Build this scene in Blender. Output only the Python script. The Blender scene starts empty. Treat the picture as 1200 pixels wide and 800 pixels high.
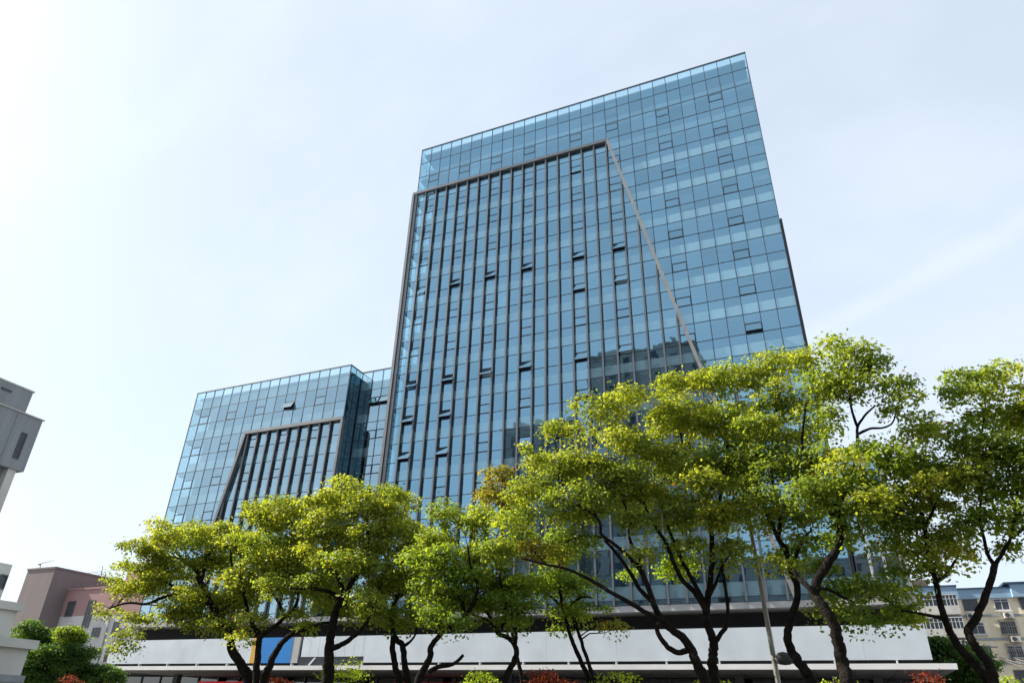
import bpy, math, random
import numpy as np
from mathutils import Vector, Matrix
random.seed(7); rng = np.random.default_rng(11)
C = bpy.context.scene.collection
sc = bpy.context.scene
R_ = math.radians

# ------------------------------------------------------------ camera geometry
F = 807.0; CAMH = 1.6
def cam_basis(xv=640, yv=-1069, lx=-1511):
    Z = Vector((xv-600, 400-yv, -F)).normalized()
    dx = lx-600; dy = (F*Z[2]-dx*Z[0])/Z[1]
    X = -Vector((dx, dy, -F)).normalized()
    Y = Z.cross(X)
    return Matrix((X, Y, Z))
RM = cam_basis()
def ray(px, py):
    return RM @ Vector((px-600, 400-py, -F))
def P(px, py, Y):                       # photo pixel + distance in Y -> world point
    r = ray(px, py); t = Y/r.y
    return Vector((r.x*t, Y, CAMH+r.z*t))
def PX(px, py, X):
    r = ray(px, py); t = X/r.x
    return Vector((X, r.y*t, CAMH+r.z*t))
def proj(p):
    c = RM.transposed() @ (Vector(p)-Vector((0, 0, CAMH)))
    if c.z > -0.1: return (-9999, -9999)
    return (600-c.x*F/c.z, 400+c.y*F/c.z)
def mpp(p):                             # metres per photo pixel at a point
    c = RM.transposed() @ (Vector(p)-Vector((0, 0, CAMH)))
    return -c.z/F

cam = bpy.data.cameras.new('camera'); cob = bpy.data.objects.new('camera', cam); C.objects.link(cob)
cam.sensor_width = 36; cam.lens = F/1200*36; cam.clip_start = 0.1; cam.clip_end = 6000
cob.matrix_world = Matrix.Translation((0, 0, CAMH)) @ RM.to_4x4()
sc.camera = cob

# ------------------------------------------------------------ materials
def nodes(m):
    m.use_nodes = True; nt = m.node_tree; nt.nodes.clear(); return nt, nt.nodes, nt.links
def out(nt, n, l, sh):
    o = n.new('ShaderNodeOutputMaterial'); l.new(sh, o.inputs['Surface'])
def plain(name, col, rough=0.6, metal=0.0, var=0.12, scale=1.5, bump=0.0, bscale=20, streak=False, spec=0.5):
    m = bpy.data.materials.new(name); nt, n, l = nodes(m)
    b = n.new('ShaderNodeBsdfPrincipled'); b.inputs['Roughness'].default_value = rough; b.inputs['Metallic'].default_value = metal
    b.inputs['Specular IOR Level'].default_value = spec
    g = n.new('ShaderNodeNewGeometry')
    mp = n.new('ShaderNodeMapping'); l.new(g.outputs['Position'], mp.inputs['Vector'])
    if streak: mp.inputs['Scale'].default_value = (3, 3, .25)
    t = n.new('ShaderNodeTexNoise'); t.inputs['Scale'].default_value = scale; t.inputs['Detail'].default_value = 6
    l.new(mp.outputs['Vector'], t.inputs['Vector'])
    mr = n.new('ShaderNodeMapRange'); mr.inputs['From Min'].default_value = .3; mr.inputs['From Max'].default_value = .7
    mr.inputs['To Min'].default_value = 1-var; mr.inputs['To Max'].default_value = 1+var
    l.new(t.outputs['Fac'], mr.inputs['Value'])
    vm = n.new('ShaderNodeVectorMath'); vm.operation = 'SCALE'; vm.inputs[0].default_value = col; l.new(mr.outputs['Result'], vm.inputs['Scale'])
    l.new(vm.outputs['Vector'], b.inputs['Base Color'])
    if bump:
        t2 = n.new('ShaderNodeTexNoise'); t2.inputs['Scale'].default_value = bscale; t2.inputs['Detail'].default_value = 5
        l.new(g.outputs['Position'], t2.inputs['Vector'])
        bp = n.new('ShaderNodeBump'); bp.inputs['Strength'].default_value = bump; bp.inputs['Distance'].default_value = .05
        l.new(t2.outputs['Fac'], bp.inputs['Height']); l.new(bp.outputs['Normal'], b.inputs['Normal'])
    out(nt, n, l, b.outputs['BSDF']); return m
def glass(name, base=0.30, tint=(.76, .94, .97), refl=(.46, .80, 1.0), rough=.012, ripple=.005, band_lift=0):
    m = bpy.data.materials.new(name); nt, n, l = nodes(m)
    tr = n.new('ShaderNodeBsdfTransparent')
    gl = n.new('ShaderNodeBsdfGlossy'); gl.inputs['Roughness'].default_value = rough
    oi = n.new('ShaderNodeAttribute'); oi.attribute_name = 'tone'
    # small tone differences between panes (coating batches)
    mr = n.new('ShaderNodeMapRange'); mr.inputs['To Min'].default_value = .92; mr.inputs['To Max'].default_value = 1.05
    l.new(oi.outputs['Fac'], mr.inputs['Value'])
    v1 = n.new('ShaderNodeVectorMath'); v1.operation = 'SCALE'; v1.inputs[0].default_value = refl; l.new(mr.outputs['Result'], v1.inputs['Scale'])
    v2 = n.new('ShaderNodeVectorMath'); v2.operation = 'SCALE'; v2.inputs[0].default_value = tint; l.new(mr.outputs['Result'], v2.inputs['Scale'])
    l.new(v1.outputs['Vector'], gl.inputs['Color']); l.new(v2.outputs['Vector'], tr.inputs['Color'])
    g = n.new('ShaderNodeNewGeometry')
    t = n.new('ShaderNodeTexNoise'); t.inputs['Scale'].default_value = .55; t.inputs['Detail'].default_value = 2
    l.new(g.outputs['Position'], t.inputs['Vector'])
    bp = n.new('ShaderNodeBump'); bp.inputs['Strength'].default_value = 1; bp.inputs['Distance'].default_value = ripple
    l.new(t.outputs['Fac'], bp.inputs['Height']); l.new(bp.outputs['Normal'], gl.inputs['Normal'])
    fr = n.new('ShaderNodeFresnel'); fr.inputs['IOR'].default_value = 1.5
    ma = n.new('ShaderNodeMath'); ma.operation = 'MULTIPLY_ADD'; ma.inputs[1].default_value = 1-base; ma.inputs[2].default_value = base
    l.new(fr.outputs['Fac'], ma.inputs[0]); ma.use_clamp = True
    mx = n.new('ShaderNodeMixShader'); l.new(ma.outputs[0], mx.inputs['Fac']); l.new(tr.outputs[0], mx.inputs[1]); l.new(gl.outputs[0], mx.inputs[2])
    res = mx.outputs[0]
    if band_lift:      # pale diffuse band painted into the glass so the spandrel walls behind read brighter, fixed to the building's 3.93 m storeys
        sx = n.new('ShaderNodeSeparateXYZ'); l.new(g.outputs['Position'], sx.inputs[0])
        a1 = n.new('ShaderNodeMath'); a1.operation = 'SUBTRACT'; a1.inputs[1].default_value = 10.01-3.93; l.new(sx.outputs['Z'], a1.inputs[0])
        a2 = n.new('ShaderNodeMath'); a2.operation = 'DIVIDE'; a2.inputs[1].default_value = 3.93; l.new(a1.outputs[0], a2.inputs[0])
        a3 = n.new('ShaderNodeMath'); a3.operation = 'FRACT'; l.new(a2.outputs[0], a3.inputs[0])
        a4 = n.new('ShaderNodeMath'); a4.operation = 'LESS_THAN'; a4.inputs[1].default_value = .265; l.new(a3.outputs[0], a4.inputs[0])
        a5 = n.new('ShaderNodeMath'); a5.operation = 'LESS_THAN'; a5.inputs[1].default_value = 57.0; l.new(sx.outputs['Z'], a5.inputs[0])
        a6 = n.new('ShaderNodeMath'); a6.operation = 'MULTIPLY'; l.new(a4.outputs[0], a6.inputs[0]); l.new(a5.outputs[0], a6.inputs[1])
        a7 = n.new('ShaderNodeMath'); a7.operation = 'MULTIPLY'; a7.inputs[1].default_value = band_lift; l.new(a6.outputs[0], a7.inputs[0])
        df = n.new('ShaderNodeBsdfDiffuse'); df.inputs['Color'].default_value = (.52, .80, .92, 1)
        m2 = n.new('ShaderNodeMixShader'); l.new(a7.outputs[0], m2.inputs['Fac']); l.new(res, m2.inputs[1]); l.new(df.outputs[0], m2.inputs[2]); res = m2.outputs[0]
    out(nt, n, l, res); return m
def leafmat(name):
    m = bpy.data.materials.new(name); nt, n, l = nodes(m)
    a = n.new('ShaderNodeAttribute'); a.attribute_name = 'leafcol'
    d = n.new('ShaderNodeBsdfPrincipled'); d.inputs['Roughness'].default_value = .5; d.inputs['Specular IOR Level'].default_value = .22
    l.new(a.outputs['Color'], d.inputs['Base Color'])
    t = n.new('ShaderNodeBsdfTranslucent')
    hs = n.new('ShaderNodeMix'); hs.data_type = 'RGBA'; hs.blend_type = 'MULTIPLY'; hs.inputs['Factor'].default_value = 1
    l.new(a.outputs['Color'], hs.inputs['A']); hs.inputs['B'].default_value = (1.68, 1.62, .5, 1)
    l.new(hs.outputs['Result'], t.inputs['Color'])
    mx = n.new('ShaderNodeMixShader'); mx.inputs['Fac'].default_value = .52
    l.new(d.outputs[0], mx.inputs[1]); l.new(t.outputs[0], mx.inputs[2]); out(nt, n, l, mx.outputs[0]); return m
M = dict(
    glass=glass('tower_glass', .43, band_lift=.22), wglass=glass('wing_glass', .48, (.74, .92, .94), (.60, .84, .94), band_lift=.10),
    sideglass=glass('side_glass', .10, (.35, .6, .65), (.45, .7, .8)),  # darker copy of the wing glass, the tower's dark reflection put into its colour
    winglass=glass('window_glass', .12, (.25, .32, .34), (.8, .85, .9), .02, .004),
    diag=plain('diagonal_metal', (.30, .29, .275), .42, .4, .12),
    mull=plain('mullion_metal', (.045, .06, .08), .45, .3, .1),
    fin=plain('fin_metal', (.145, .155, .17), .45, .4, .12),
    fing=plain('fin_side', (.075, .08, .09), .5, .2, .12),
    rim=plain('coping_metal', (.10, .12, .14), .45, .4, .1),
    band=plain('light_spandrel', (.90, .90, .88), .7, 0, .08),
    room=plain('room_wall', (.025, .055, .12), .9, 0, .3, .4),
    blind=plain('blind_fabric', (.5, .55, .58), .9, 0, .15, .5),
    slab=plain('slab_concrete', (.22, .23, .24), .9),
    dark=plain('dark_gap', (.018, .018, .02), .8),
    white=plain('white_cladding', (.60, .655, .70), .38, 0, .09, .5),  # broad mottle paints in reflected clouds along with slight staining
    ledge=plain('ledge_cladding', (.42, .42, .42), .6, 0, .12, .8),
    lip=plain('canopy_lip', (.72, .72, .72), .5, 0, .08, .7),
    soffit=plain('canopy_soffit', (.13, .13, .135), .6, 0, .12, 1),
    joint=plain('soffit_joint', (.05, .05, .05), .8),
    blue=plain('blue_panel', (.003, .19, .56), .45, 0, .04), yellow=plain('yellow_panel', (.62, .36, .05), .5, 0, .05),
    greyd=plain('dark_grey_metal', (.05, .055, .06), .7, .1),
    brown=plain('brown_parapet', (.17, .13, .11), .8),
    conc=plain('grey_concrete', (.30, .315, .335), .85, 0, .14, .5, .3, 6, streak=True),
    stone=plain('pale_stone', (.62, .60, .55), .8, 0, .22, .35, .3, 8),
    mauve=plain('mauve_render', (.205, .172, .172), .9, 0, .08, .3, .2, 4, streak=True),
    pink=plain('pink_render', (.33, .20, .195), .9, 0, .08, .4, .2, 4),
    pale=plain('pale_grey_render', (.50, .50, .50), .9, 0, .1, .4, .2, 4),
    cream=plain('cream_render', (.87, .76, .56), .9, 0, .1, .35, .2, 4, streak=True),
    bluef=plain('blue_fascia', (.30, .45, .60), .7, 0, .1, .4), blued=plain('dark_blue_trim', (.03, .06, .12), .6),
    course=plain('grey_string_course', (.33, .36, .37), .9), sill=plain('pale_sill', (.62, .60, .56), .8),
    frame=plain('window_frame', (.10, .10, .105), .5), wframe=plain('white_frame', (.62, .63, .63), .5),
    ac=plain('ac_casing', (.60, .59, .56), .5), acd=plain('ac_grille', (.06, .06, .065), .6),
    bark=plain('bark', (.012, .010, .008), .95, 0, .5, 6, 1.0, 18, spec=.15),
    barkl=plain('bark_grey', (.03, .026, .02), .9, 0, .45, 6, .9, 22),
    leaf=leafmat('leaf'), pole=plain('galvanised_pole', (.30, .29, .26), .5, .35, .12, 3),
    lamp=plain('lamp_shell', (.14, .135, .12), .6, .1), opal=plain('lamp_diffuser', (.50, .5, .46), .3),
    asph=plain('asphalt', (.05, .05, .052), .9, 0, .2, 2, .3, 60), pave=plain('paving', (.21, .20, .19), .9, 0, .15, 1.2, .3, 30),
    kerb=plain('kerb_stone', (.36, .35, .33), .9), soil=plain('planting_soil', (.06, .07, .03), 1, 0, .4, 2, .5, 10),
    line=plain('road_paint', (.75, .75, .73), .7), far=plain('far_tower_wall', (.34, .32, .31), .9, 0, .2, .1),
    farw=plain('far_tower_window', (.05, .06, .075), .3), tile=plain('dark_roof', (.09, .09, .1), .9), metal=plain('antenna_metal', (.22, .22, .23), .5, .4),
)
def emis(name, col, s):
    m = bpy.data.materials.new(name); nt, n, l = nodes(m)
    b = n.new('ShaderNodeBsdfPrincipled'); b.inputs['Base Color'].default_value = (*col, 1); b.inputs['Roughness'].default_value = .4
    b.inputs['Emission Color'].default_value = (*col, 1); b.inputs['Emission Strength'].default_value = s
    out(nt, n, l, b.outputs[0]); return m
M['red'] = emis('red_sign', (.6, .008, .012), .12)

# ------------------------------------------------------------ mesh helpers
def worldloc(o):
    v = Vector((0, 0, 0))
    while o: v = v+o.location; o = o.parent
    return v
class MB:
    def __init__(s): s.v = []; s.f = []
    def quad(s, a, b, c, d):
        i = len(s.v); s.v += [tuple(a), tuple(b), tuple(c), tuple(d)]; s.f.append((i, i+1, i+2, i+3)); return s
    def hexa(s, p):      # 8 points: bottom 4 ccw, top 4
        i = len(s.v); s.v += [tuple(q) for q in p]
        for f in ((0, 3, 2, 1), (4, 5, 6, 7), (0, 1, 5, 4), (1, 2, 6, 5), (2, 3, 7, 6), (3, 0, 4, 7)): s.f.append(tuple(i+k for k in f))
        return s
    def box(s, x0, x1, y0, y1, z0, z1):
        return s.hexa([(x0, y0, z0), (x1, y0, z0), (x1, y1, z0), (x0, y1, z0), (x0, y0, z1), (x1, y0, z1), (x1, y1, z1), (x0, y1, z1)])
    def bar(s, a, b, w, y0, y1):   # a,b = (x,z); bar in the xz plane, width w
        a = Vector(a); b = Vector(b); d = (b-a).normalized(); nn = Vector((-d.y, d.x))*w/2
        q = [a-nn, a+nn, b+nn, b-nn]
        return s.hexa([(k.x, y0, k.y) for k in q]+[(k.x, y1, k.y) for k in q])
    def frame(s, x0, x1, y0, y1, z0, z1, w):
        s.box(x0, x1, y0, y1, z0, z0+w); s.box(x0, x1, y0, y1, z1-w, z1)
        s.box(x0, x0+w, y0, y1, z0+w, z1-w); s.box(x1-w, x1, y0, y1, z0+w, z1-w); return s
    def tube(s, pts, rad, n=8, cap=True, wob=0.0):
        pts = [Vector(p) for p in pts]; m = len(pts); base = len(s.v)
        up = Vector((.13, .97, .2)).normalized()
        for i, p in enumerate(pts):
            t = (pts[min(i+1, m-1)]-pts[max(i-1, 0)])
            t = t.normalized() if t.length > 1e-6 else Vector((0, 0, 1))
            u = t.cross(up)
            if u.length < 1e-3: u = t.cross(Vector((1, 0, 0)))
            u.normalize(); w = t.cross(u)
            r = rad[i] if hasattr(rad, '__len__') else rad
            for k in range(n):
                a = 2*math.pi*k/n; rr = r*(1+wob*math.sin(3*a+i*1.3)+wob*random.uniform(-.6, .6))
                s.v.append(tuple(p+(u*math.cos(a)+w*math.sin(a))*rr))
        for i in range(m-1):
            for k in range(n):
                a = base+i*n+k; b = base+i*n+(k+1) % n
                s.f.append((a, b, b+n, a+n))
        if cap:
            s.f.append(tuple(base+k for k in range(n))[::-1]); s.f.append(tuple(base+(m-1)*n+k for k in range(n)))
        return s
    def build(s, name, mat, parent=None, smooth=False, tone=False):
        me = bpy.data.meshes.new(name); off = worldloc(parent)
        me.from_pydata([tuple(Vector(v)-off) for v in s.v], [], s.f)
        me.materials.append(mat)
        if smooth: me.shade_smooth()
        if tone:
            at = me.attributes.new('tone', 'FLOAT', 'FACE')
            at.data.foreach_set('value', [random.random() for _ in s.f])
        o = bpy.data.objects.new(name, me); C.objects.link(o); o.parent = parent
        return o
def thing(name, label, cat, loc, group=None):
    o = bpy.data.objects.new(name, None); o.empty_display_size = .5; C.objects.link(o); o.location = loc
    o['label'] = label; o['category'] = cat
    if group: o['group'] = group
    return o
def tag(o, label, cat, group=None):
    o['label'] = label; o['category'] = cat
    if group: o['group'] = group
    return o
def struct(name, mb, m):
    o = mb.build(name, m); o['kind'] = 'structure'; return o

# ------------------------------------------------------------ world and sun
SUN_EL, SUN_AZ = 38.0, -98.0            # azimuth measured from +Y towards +X
w = bpy.data.worlds.new('World'); sc.world = w; w.use_nodes = True
nt = w.node_tree; nt.nodes.clear(); n = nt.nodes; l = nt.links
sky = n.new('ShaderNodeTexSky'); sky.sky_type = 'NISHITA'; sky.sun_disc = False
sky.sun_elevation = R_(SUN_EL); sky.sun_rotation = R_(SUN_AZ); sky.air_density = 1.0; sky.dust_density = 1.5; sky.ozone_density = 1.2
tc = n.new('ShaderNodeTexCoord')
mp = n.new('ShaderNodeMapping'); mp.inputs['Rotation'].default_value = (0.3, .2, .5); mp.inputs['Scale'].default_value = (1.3, 3.2, 2.2)
l.new(tc.outputs['Generated'], mp.inputs['Vector'])
nz = n.new('ShaderNodeTexNoise'); nz.inputs['Scale'].default_value = 1.4; nz.inputs['Detail'].default_value = 7; nz.inputs['Roughness'].default_value = .55
l.new(mp.outputs['Vector'], nz.inputs['Vector'])
cl = n.new('ShaderNodeMapRange'); cl.inputs['From Min'].default_value = .42; cl.inputs['From Max'].default_value = .75; cl.inputs['To Min'].default_value = 0.0; cl.inputs['To Max'].default_value = .16
l.new(nz.outputs['Fac'], cl.inputs['Value'])
# one long faint vapour trail
d1 = ray(950, 392).normalized(); d2 = ray(1200, 262).normalized(); nn = d1.cross(d2).normalized()
dt = n.new('ShaderNodeVectorMath'); dt.operation = 'DOT_PRODUCT'; dt.inputs[1].default_value = nn; l.new(tc.outputs['Generated'], dt.inputs[0])
ab = n.new('ShaderNodeMath'); ab.operation = 'ABSOLUTE'; l.new(dt.outputs['Value'], ab.inputs[0])
sm = n.new('ShaderNodeMapRange'); sm.interpolation_type = 'SMOOTHSTEP'; sm.inputs['From Min'].default_value = .0; sm.inputs['From Max'].default_value = .024; sm.inputs['To Min'].default_value = .07; sm.inputs['To Max'].default_value = 0
l.new(ab.outputs[0], sm.inputs['Value'])
dm = n.new('ShaderNodeVectorMath'); dm.operation = 'DOT_PRODUCT'; dm.inputs[1].default_value = ray(1180, 300).normalized(); l.new(tc.outputs['Generated'], dm.inputs[0])
mk = n.new('ShaderNodeMapRange'); mk.interpolation_type = 'SMOOTHSTEP'; mk.inputs['From Min'].default_value = .93; mk.inputs['From Max'].default_value = .995
l.new(dm.outputs['Value'], mk.inputs['Value'])
mu = n.new('ShaderNodeMath'); mu.operation = 'MULTIPLY'; l.new(sm.outputs[0], mu.inputs[0]); l.new(mk.outputs[0], mu.inputs[1])
ad = n.new('ShaderNodeMath'); ad.operation = 'ADD'; ad.use_clamp = True; l.new(mu.outputs[0], ad.inputs[0]); l.new(cl.outputs[0], ad.inputs[1])
HZ = n.new('ShaderNodeMix'); HZ.data_type = 'RGBA'; HZ.inputs['Factor'].default_value = .62
l.new(sky.outputs[0], HZ.inputs['A']); HZ.inputs['B'].default_value = (5.85, 6.55, 7.3, 1)      # thin high haze over the blue
CL = n.new('ShaderNodeMix'); CL.data_type = 'RGBA'; l.new(ad.outputs[0], CL.inputs['Factor'])
l.new(HZ.outputs['Result'], CL.inputs['A']); CL.inputs['B'].default_value = (8.6, 9.1, 10.0, 1)
bg = n.new('ShaderNodeBackground'); bg.inputs['Strength'].default_value = .072
l.new(CL.outputs['Result'], bg.inputs['Color'])
wo = n.new('ShaderNodeOutputWorld'); l.new(bg.outputs[0], wo.inputs['Surface'])
sd = Vector((math.sin(R_(SUN_AZ))*math.cos(R_(SUN_EL)), math.cos(R_(SUN_AZ))*math.cos(R_(SUN_EL)), math.sin(R_(SUN_EL))))
sun = bpy.data.lights.new('sun', 'SUN'); sun.energy = 4.5; sun.angle = R_(.55); sun.color = (1, .93, .80)
so = bpy.data.objects.new('sun', sun); C.objects.link(so); so.rotation_euler = sd.to_track_quat('Z', 'Y').to_euler()

# ------------------------------------------------------------ ground
struct('ground', MB().quad((-2500, -2500, 0), (2500, -2500, 0), (2500, 2500, 0), (-2500, 2500, 0)), M['pave'])
struct('road', MB().quad((-600, -14, .004), (600, -14, .004), (600, 9, .004), (-600, 9, .004)), M['asph'])
mk_ = MB()
for i in range(-30, 31): mk_.quad((i*9, -2.6, .008), (i*9+4, -2.6, .008), (i*9+4, -2.45, .008), (i*9, -2.45, .008))
struct('road_marking', mk_, M['line'])
struct('pavement', MB().box(-600, 600, 9.16, 45, .001, .13), M['pave'])
struct('kerb', MB().box(-600, 600, 9, 9.16, .001, .14), M['kerb'])
struct('planting_strip', MB().box(-90, 60, 14.5, 22, .131, .20), M['soil'])

# ------------------------------------------------------------ glass building
D = 56.0
LZ = [57.17-3.93*i for i in range(13)]            # storey lines
TX = [-37.97+1.429*k for k in range(28)]+[2.25]   # tower column lines
def tree_line(x):                                 # rough top of the trees, photo px (only used to choose which panes stay single parts)
    pts = [(100, 640), (250, 600), (440, 570), (550, 590), (620, 500), (740, 450), (820, 420), (1100, 400)]
    for (a, b), (c, d) in zip(pts, pts[1:]):
        if a <= x <= c: return b+(d-b)*(x-a)/(c-a)
    return 400
def pane_quad(mb, x0, x1, z0, z1, y):
    j = [random.gauss(0, .0022) for _ in range(2)]       # panes never sit perfectly in one plane
    cx, cz = (x0+x1)/2, (z0+z1)/2
    def yy(x, z): return y+(x-cx)*j[0]+(z-cz)*j[1]
    mb.quad((x0, yy(x0, z0), z0), (x1, yy(x1, z0), z0), (x1, yy(x1, z1), z1), (x0, yy(x0, z1), z1))
def facade(root, xs, ztop_rows, zbot, awn_cols, open_set, glassm, y=D, single=100, awn_max=9):
    rows = list(ztop_rows)                         # row lines above the first storey line
    lines = rows[:]
    for z in LZ:
        if z < rows[-1]-.5 and z > zbot+.3: lines.append(z)
        if z-1.965 < rows[-1]-.5 and z-1.965 > zbot+.5: lines.append(z-1.965)
    lines = sorted(set(round(q, 3) for q in lines), reverse=True); lines.append(zbot)
    cells = []
    for k in range(len(xs)-1):
        for a, b in zip(lines, lines[1:]):
            z1, z0 = a, b
            st = [i for i, z in enumerate(LZ) if abs(z-a) < .05]
            topst = (abs(a-61.3) < .1)
            if k in awn_cols and ((st and st[0] <= awn_max) or topst):
                i = st[0] if st else -1
                zm = a-.98
                if topst: zm = a-.2; zl = zm-1.0
                else: zl = b
                if topst:
                    cells.append((xs[k], xs[k+1], z0, zl, 0)); cells.append((xs[k], xs[k+1], zm, z1, 0))
                else: cells.append((xs[k], xs[k+1], zm, z1, 0))
                awning(root, xs[k], xs[k+1], zl, zm, y, open_set.get((i, k), 0), glassm)
            else: cells.append((xs[k], xs[k+1], z0, z1, 1))
    def score(c):
        p = [proj((x, y, z)) for x in c[:2] for z in c[2:4]]
        ar = abs((p[1][0]-p[2][0])*(p[0][1]-p[3][1])-(p[0][0]-p[3][0])*(p[1][1]-p[2][1]))/2
        cx = sum(q[0] for q in p)/4; cy = sum(q[1] for q in p)/4
        return ar if (cy < tree_line(cx)-6 and 0 < cx < 1200) else ar*.01
    cells.sort(key=score, reverse=True)
    rest = MB()
    g = .028
    for q, c in enumerate(cells):
        if q < single:
            mb = MB(); pane_quad(mb, c[0]+g, c[1]-g, c[2]+g, c[3]-g, y); mb.build('glass_panel', glassm, root, tone=True)
        else: pane_quad(rest, c[0]+g, c[1]-g, c[2]+g, c[3]-g, y)
    if rest.f:
        o = rest.build('glass_panels', glassm, root, tone=True); o['kind'] = 'stuff'
    for x in xs:
        MB().box(x-.032, x+.032, y-.035, y+.10, zbot, lines[0]-.06).build('mullion', M['mull'], root)
    for z in lines[1:-1]:
        m = MB()
        for k in range(len(xs)-1): m.box(xs[k]+.033, xs[k+1]-.033, y-.022, y+.08, z-.03, z+.03)
        m.build('transom', M['mull'], root)
    MB().box(xs[0]-.05, xs[-1]+.05, y-.06, y+.14, lines[0]-.06, lines[0]+.06).build('coping', M['rim'], root)
    return lines
def awning(root, x0, x1, z0, z1, y, ang, glassm):
    a = R_(ang); hy, hz = y-.03, z1-.03
    def tr(x, dy, dz):   # hinge at the top edge
        return (x, hy+dy*math.cos(a)+dz*math.sin(a), hz+dz*math.cos(a)-dy*math.sin(a))
    def bx(mb, xa, xb, ya, yb, za, zb):
        mb.hexa([tr(xa, ya, za), tr(xb, ya, za), tr(xb, yb, za), tr(xa, yb, za), tr(xa, ya, zb), tr(xb, ya, zb), tr(xb, yb, zb), tr(xa, yb, zb)])
    h = z1-z0-.06; xa, xb = x0+.04, x1-.04; f = .05
    mb = MB(); bx(mb, xa, xb, 0, .05, -h, -h+f); bx(mb, xa, xb, 0, .05, -f, 0)
    bx(mb, xa, xa+f, 0, .05, -h+f, -f); bx(mb, xb-f, xb, 0, .05, -h+f, -f)
    if not ang:
        pass
    else:
        # friction stays at both sides and the fixed frame round the opening
        for xx in (xa+.02, xb-.04):
            p = tr(xx, .02, -h*.8); mb.box(xx, xx+.02, p[1], y+.05, p[2]-.01, p[2]+.012)
    fr = mb.build('awning_window', M['mull'], root)
    pb = MB(); pb.quad(tr(xa+f, .025, -h+f), tr(xb-f, .025, -h+f), tr(xb-f, .025, -f), tr(xa+f, .025, -f)); pb.build('pane', glassm, fr, tone=True)

# --- tower
tower = thing('office_tower', 'tall blue glass office tower with a slanted grey frame line and vertical fins', 'office tower', (-17.9, 66, 0))
OPEN = {(3, 1): 16, (3, 4): 24, (3, 7): 24, (3, 10): 24, (3, 14): 24, (3, 17): 24, (4, 14): 20, (4, 17): 22, (5, 14): 3, (5, 17): 3,
        (6, 1): 30, (6, 4): 30, (6, 7): 30, (6, 10): 28, (6, 14): 22, (6, 17): 24, (6, 25): 22, (7, 1): 30, (7, 4): 30, (7, 14): 24,
        (8, 1): 30, (8, 4): 30, (0, 14): 8, (3, 21): 3, (3, 25): 4, (5, 25): 4, (7, 10): 4, (8, 10): 5}
facade(tower, TX, [65.99, 63.6, 61.3, 58.94], 9.62, (1, 4, 7, 10, 14, 17, 21, 25), OPEN, M['glass'])
def interior(root, x0, x1, zs, zb, zt, seeL=0.0, y=D, blinds=True, cols=None):
    m = MB(); b = MB(); s = MB(); bl = MB()
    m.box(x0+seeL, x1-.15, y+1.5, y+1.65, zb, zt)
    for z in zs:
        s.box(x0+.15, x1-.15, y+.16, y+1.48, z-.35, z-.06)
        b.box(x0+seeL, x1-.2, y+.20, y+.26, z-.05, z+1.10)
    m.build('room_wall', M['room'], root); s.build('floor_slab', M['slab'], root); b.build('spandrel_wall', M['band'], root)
    if blinds and cols:
        for k in range(1, len(cols)-1):
            for z in zs:
                if z+4 < zt and random.random() < .10:
                    hgt = random.choice((.5, 1.0, 1.6, 1.9))
                    MB().box(cols[k]+.1, cols[k+1]-.1, y+.34, y+.36, z+3.55-hgt, z+3.55).build('window_blind', M['blind'], root)
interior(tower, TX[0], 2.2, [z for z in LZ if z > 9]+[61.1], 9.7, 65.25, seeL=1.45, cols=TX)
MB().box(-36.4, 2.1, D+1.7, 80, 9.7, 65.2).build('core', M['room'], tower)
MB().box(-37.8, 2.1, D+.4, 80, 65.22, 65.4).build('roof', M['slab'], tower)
for (sx, nm) in ((TX[0], 'left'), (2.25, 'right')):
    g = MB(); mm = MB()
    for r in range(28):
        z1 = 65.9-r*1.965
        for c in range(17):
            y0 = D+.06+c*1.43; pz = max(z1-1.95, 9.65)
            if z1 > 9.7: g.quad((sx, y0, pz), (sx, y0+1.41, pz), (sx, y0+1.41, z1), (sx, y0, z1))
            if r == 0: mm.box(sx-.03, sx+.03, y0-.03, y0+.03, 9.62, 65.93)
        mm.box(sx-.024, sx+.024, D+.05, 80.3, z1-.02, z1+.02)
    g.build('side_glazing', M['glass'], tower, tone=True); mm.build('side_mullions', M['mull'], tower)
# slanted frame and fins
AX, AZ = TX[17]+.02, 58.67; yf0, yf1 = D-.38, D-.04
MB().box(-38.35, AX+.12, yf0-.05, yf1, AZ-.36, AZ).build('frame_beam', M['fin'], tower)
bx_, bz_ = -1.68, 9.62
MB().bar((AX+.1, AZ-.05), (bx_, bz_), .30, yf0-.04, yf1).build('frame_diagonal', M['diag'], tower)
MB().box(-38.42, -38.12, yf0-.05, D+.1, 9.62, AZ-.362).build('frame_post', M['fin'], tower)
MB().box(-37.98, -37.72, yf0, yf1, 9.62, AZ-.362).build('frame_post', M['fin'], tower)
def diag_z(x): return AZ-.05+(bz_-AZ)*(x-AX)/(bx_-AX)
for k in range(1, 26):
    x = TX[k]
    zt = AZ-.362 if x <= AX+.01 else diag_z(x+.1)-.45
    if zt < 11: continue
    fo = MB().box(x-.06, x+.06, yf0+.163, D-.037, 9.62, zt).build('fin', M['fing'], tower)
    MB().box(x-.075, x+.075, yf0+.05, yf0+.16, 9.62, zt).build('fin_cap', M['fin'], fo)
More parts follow.
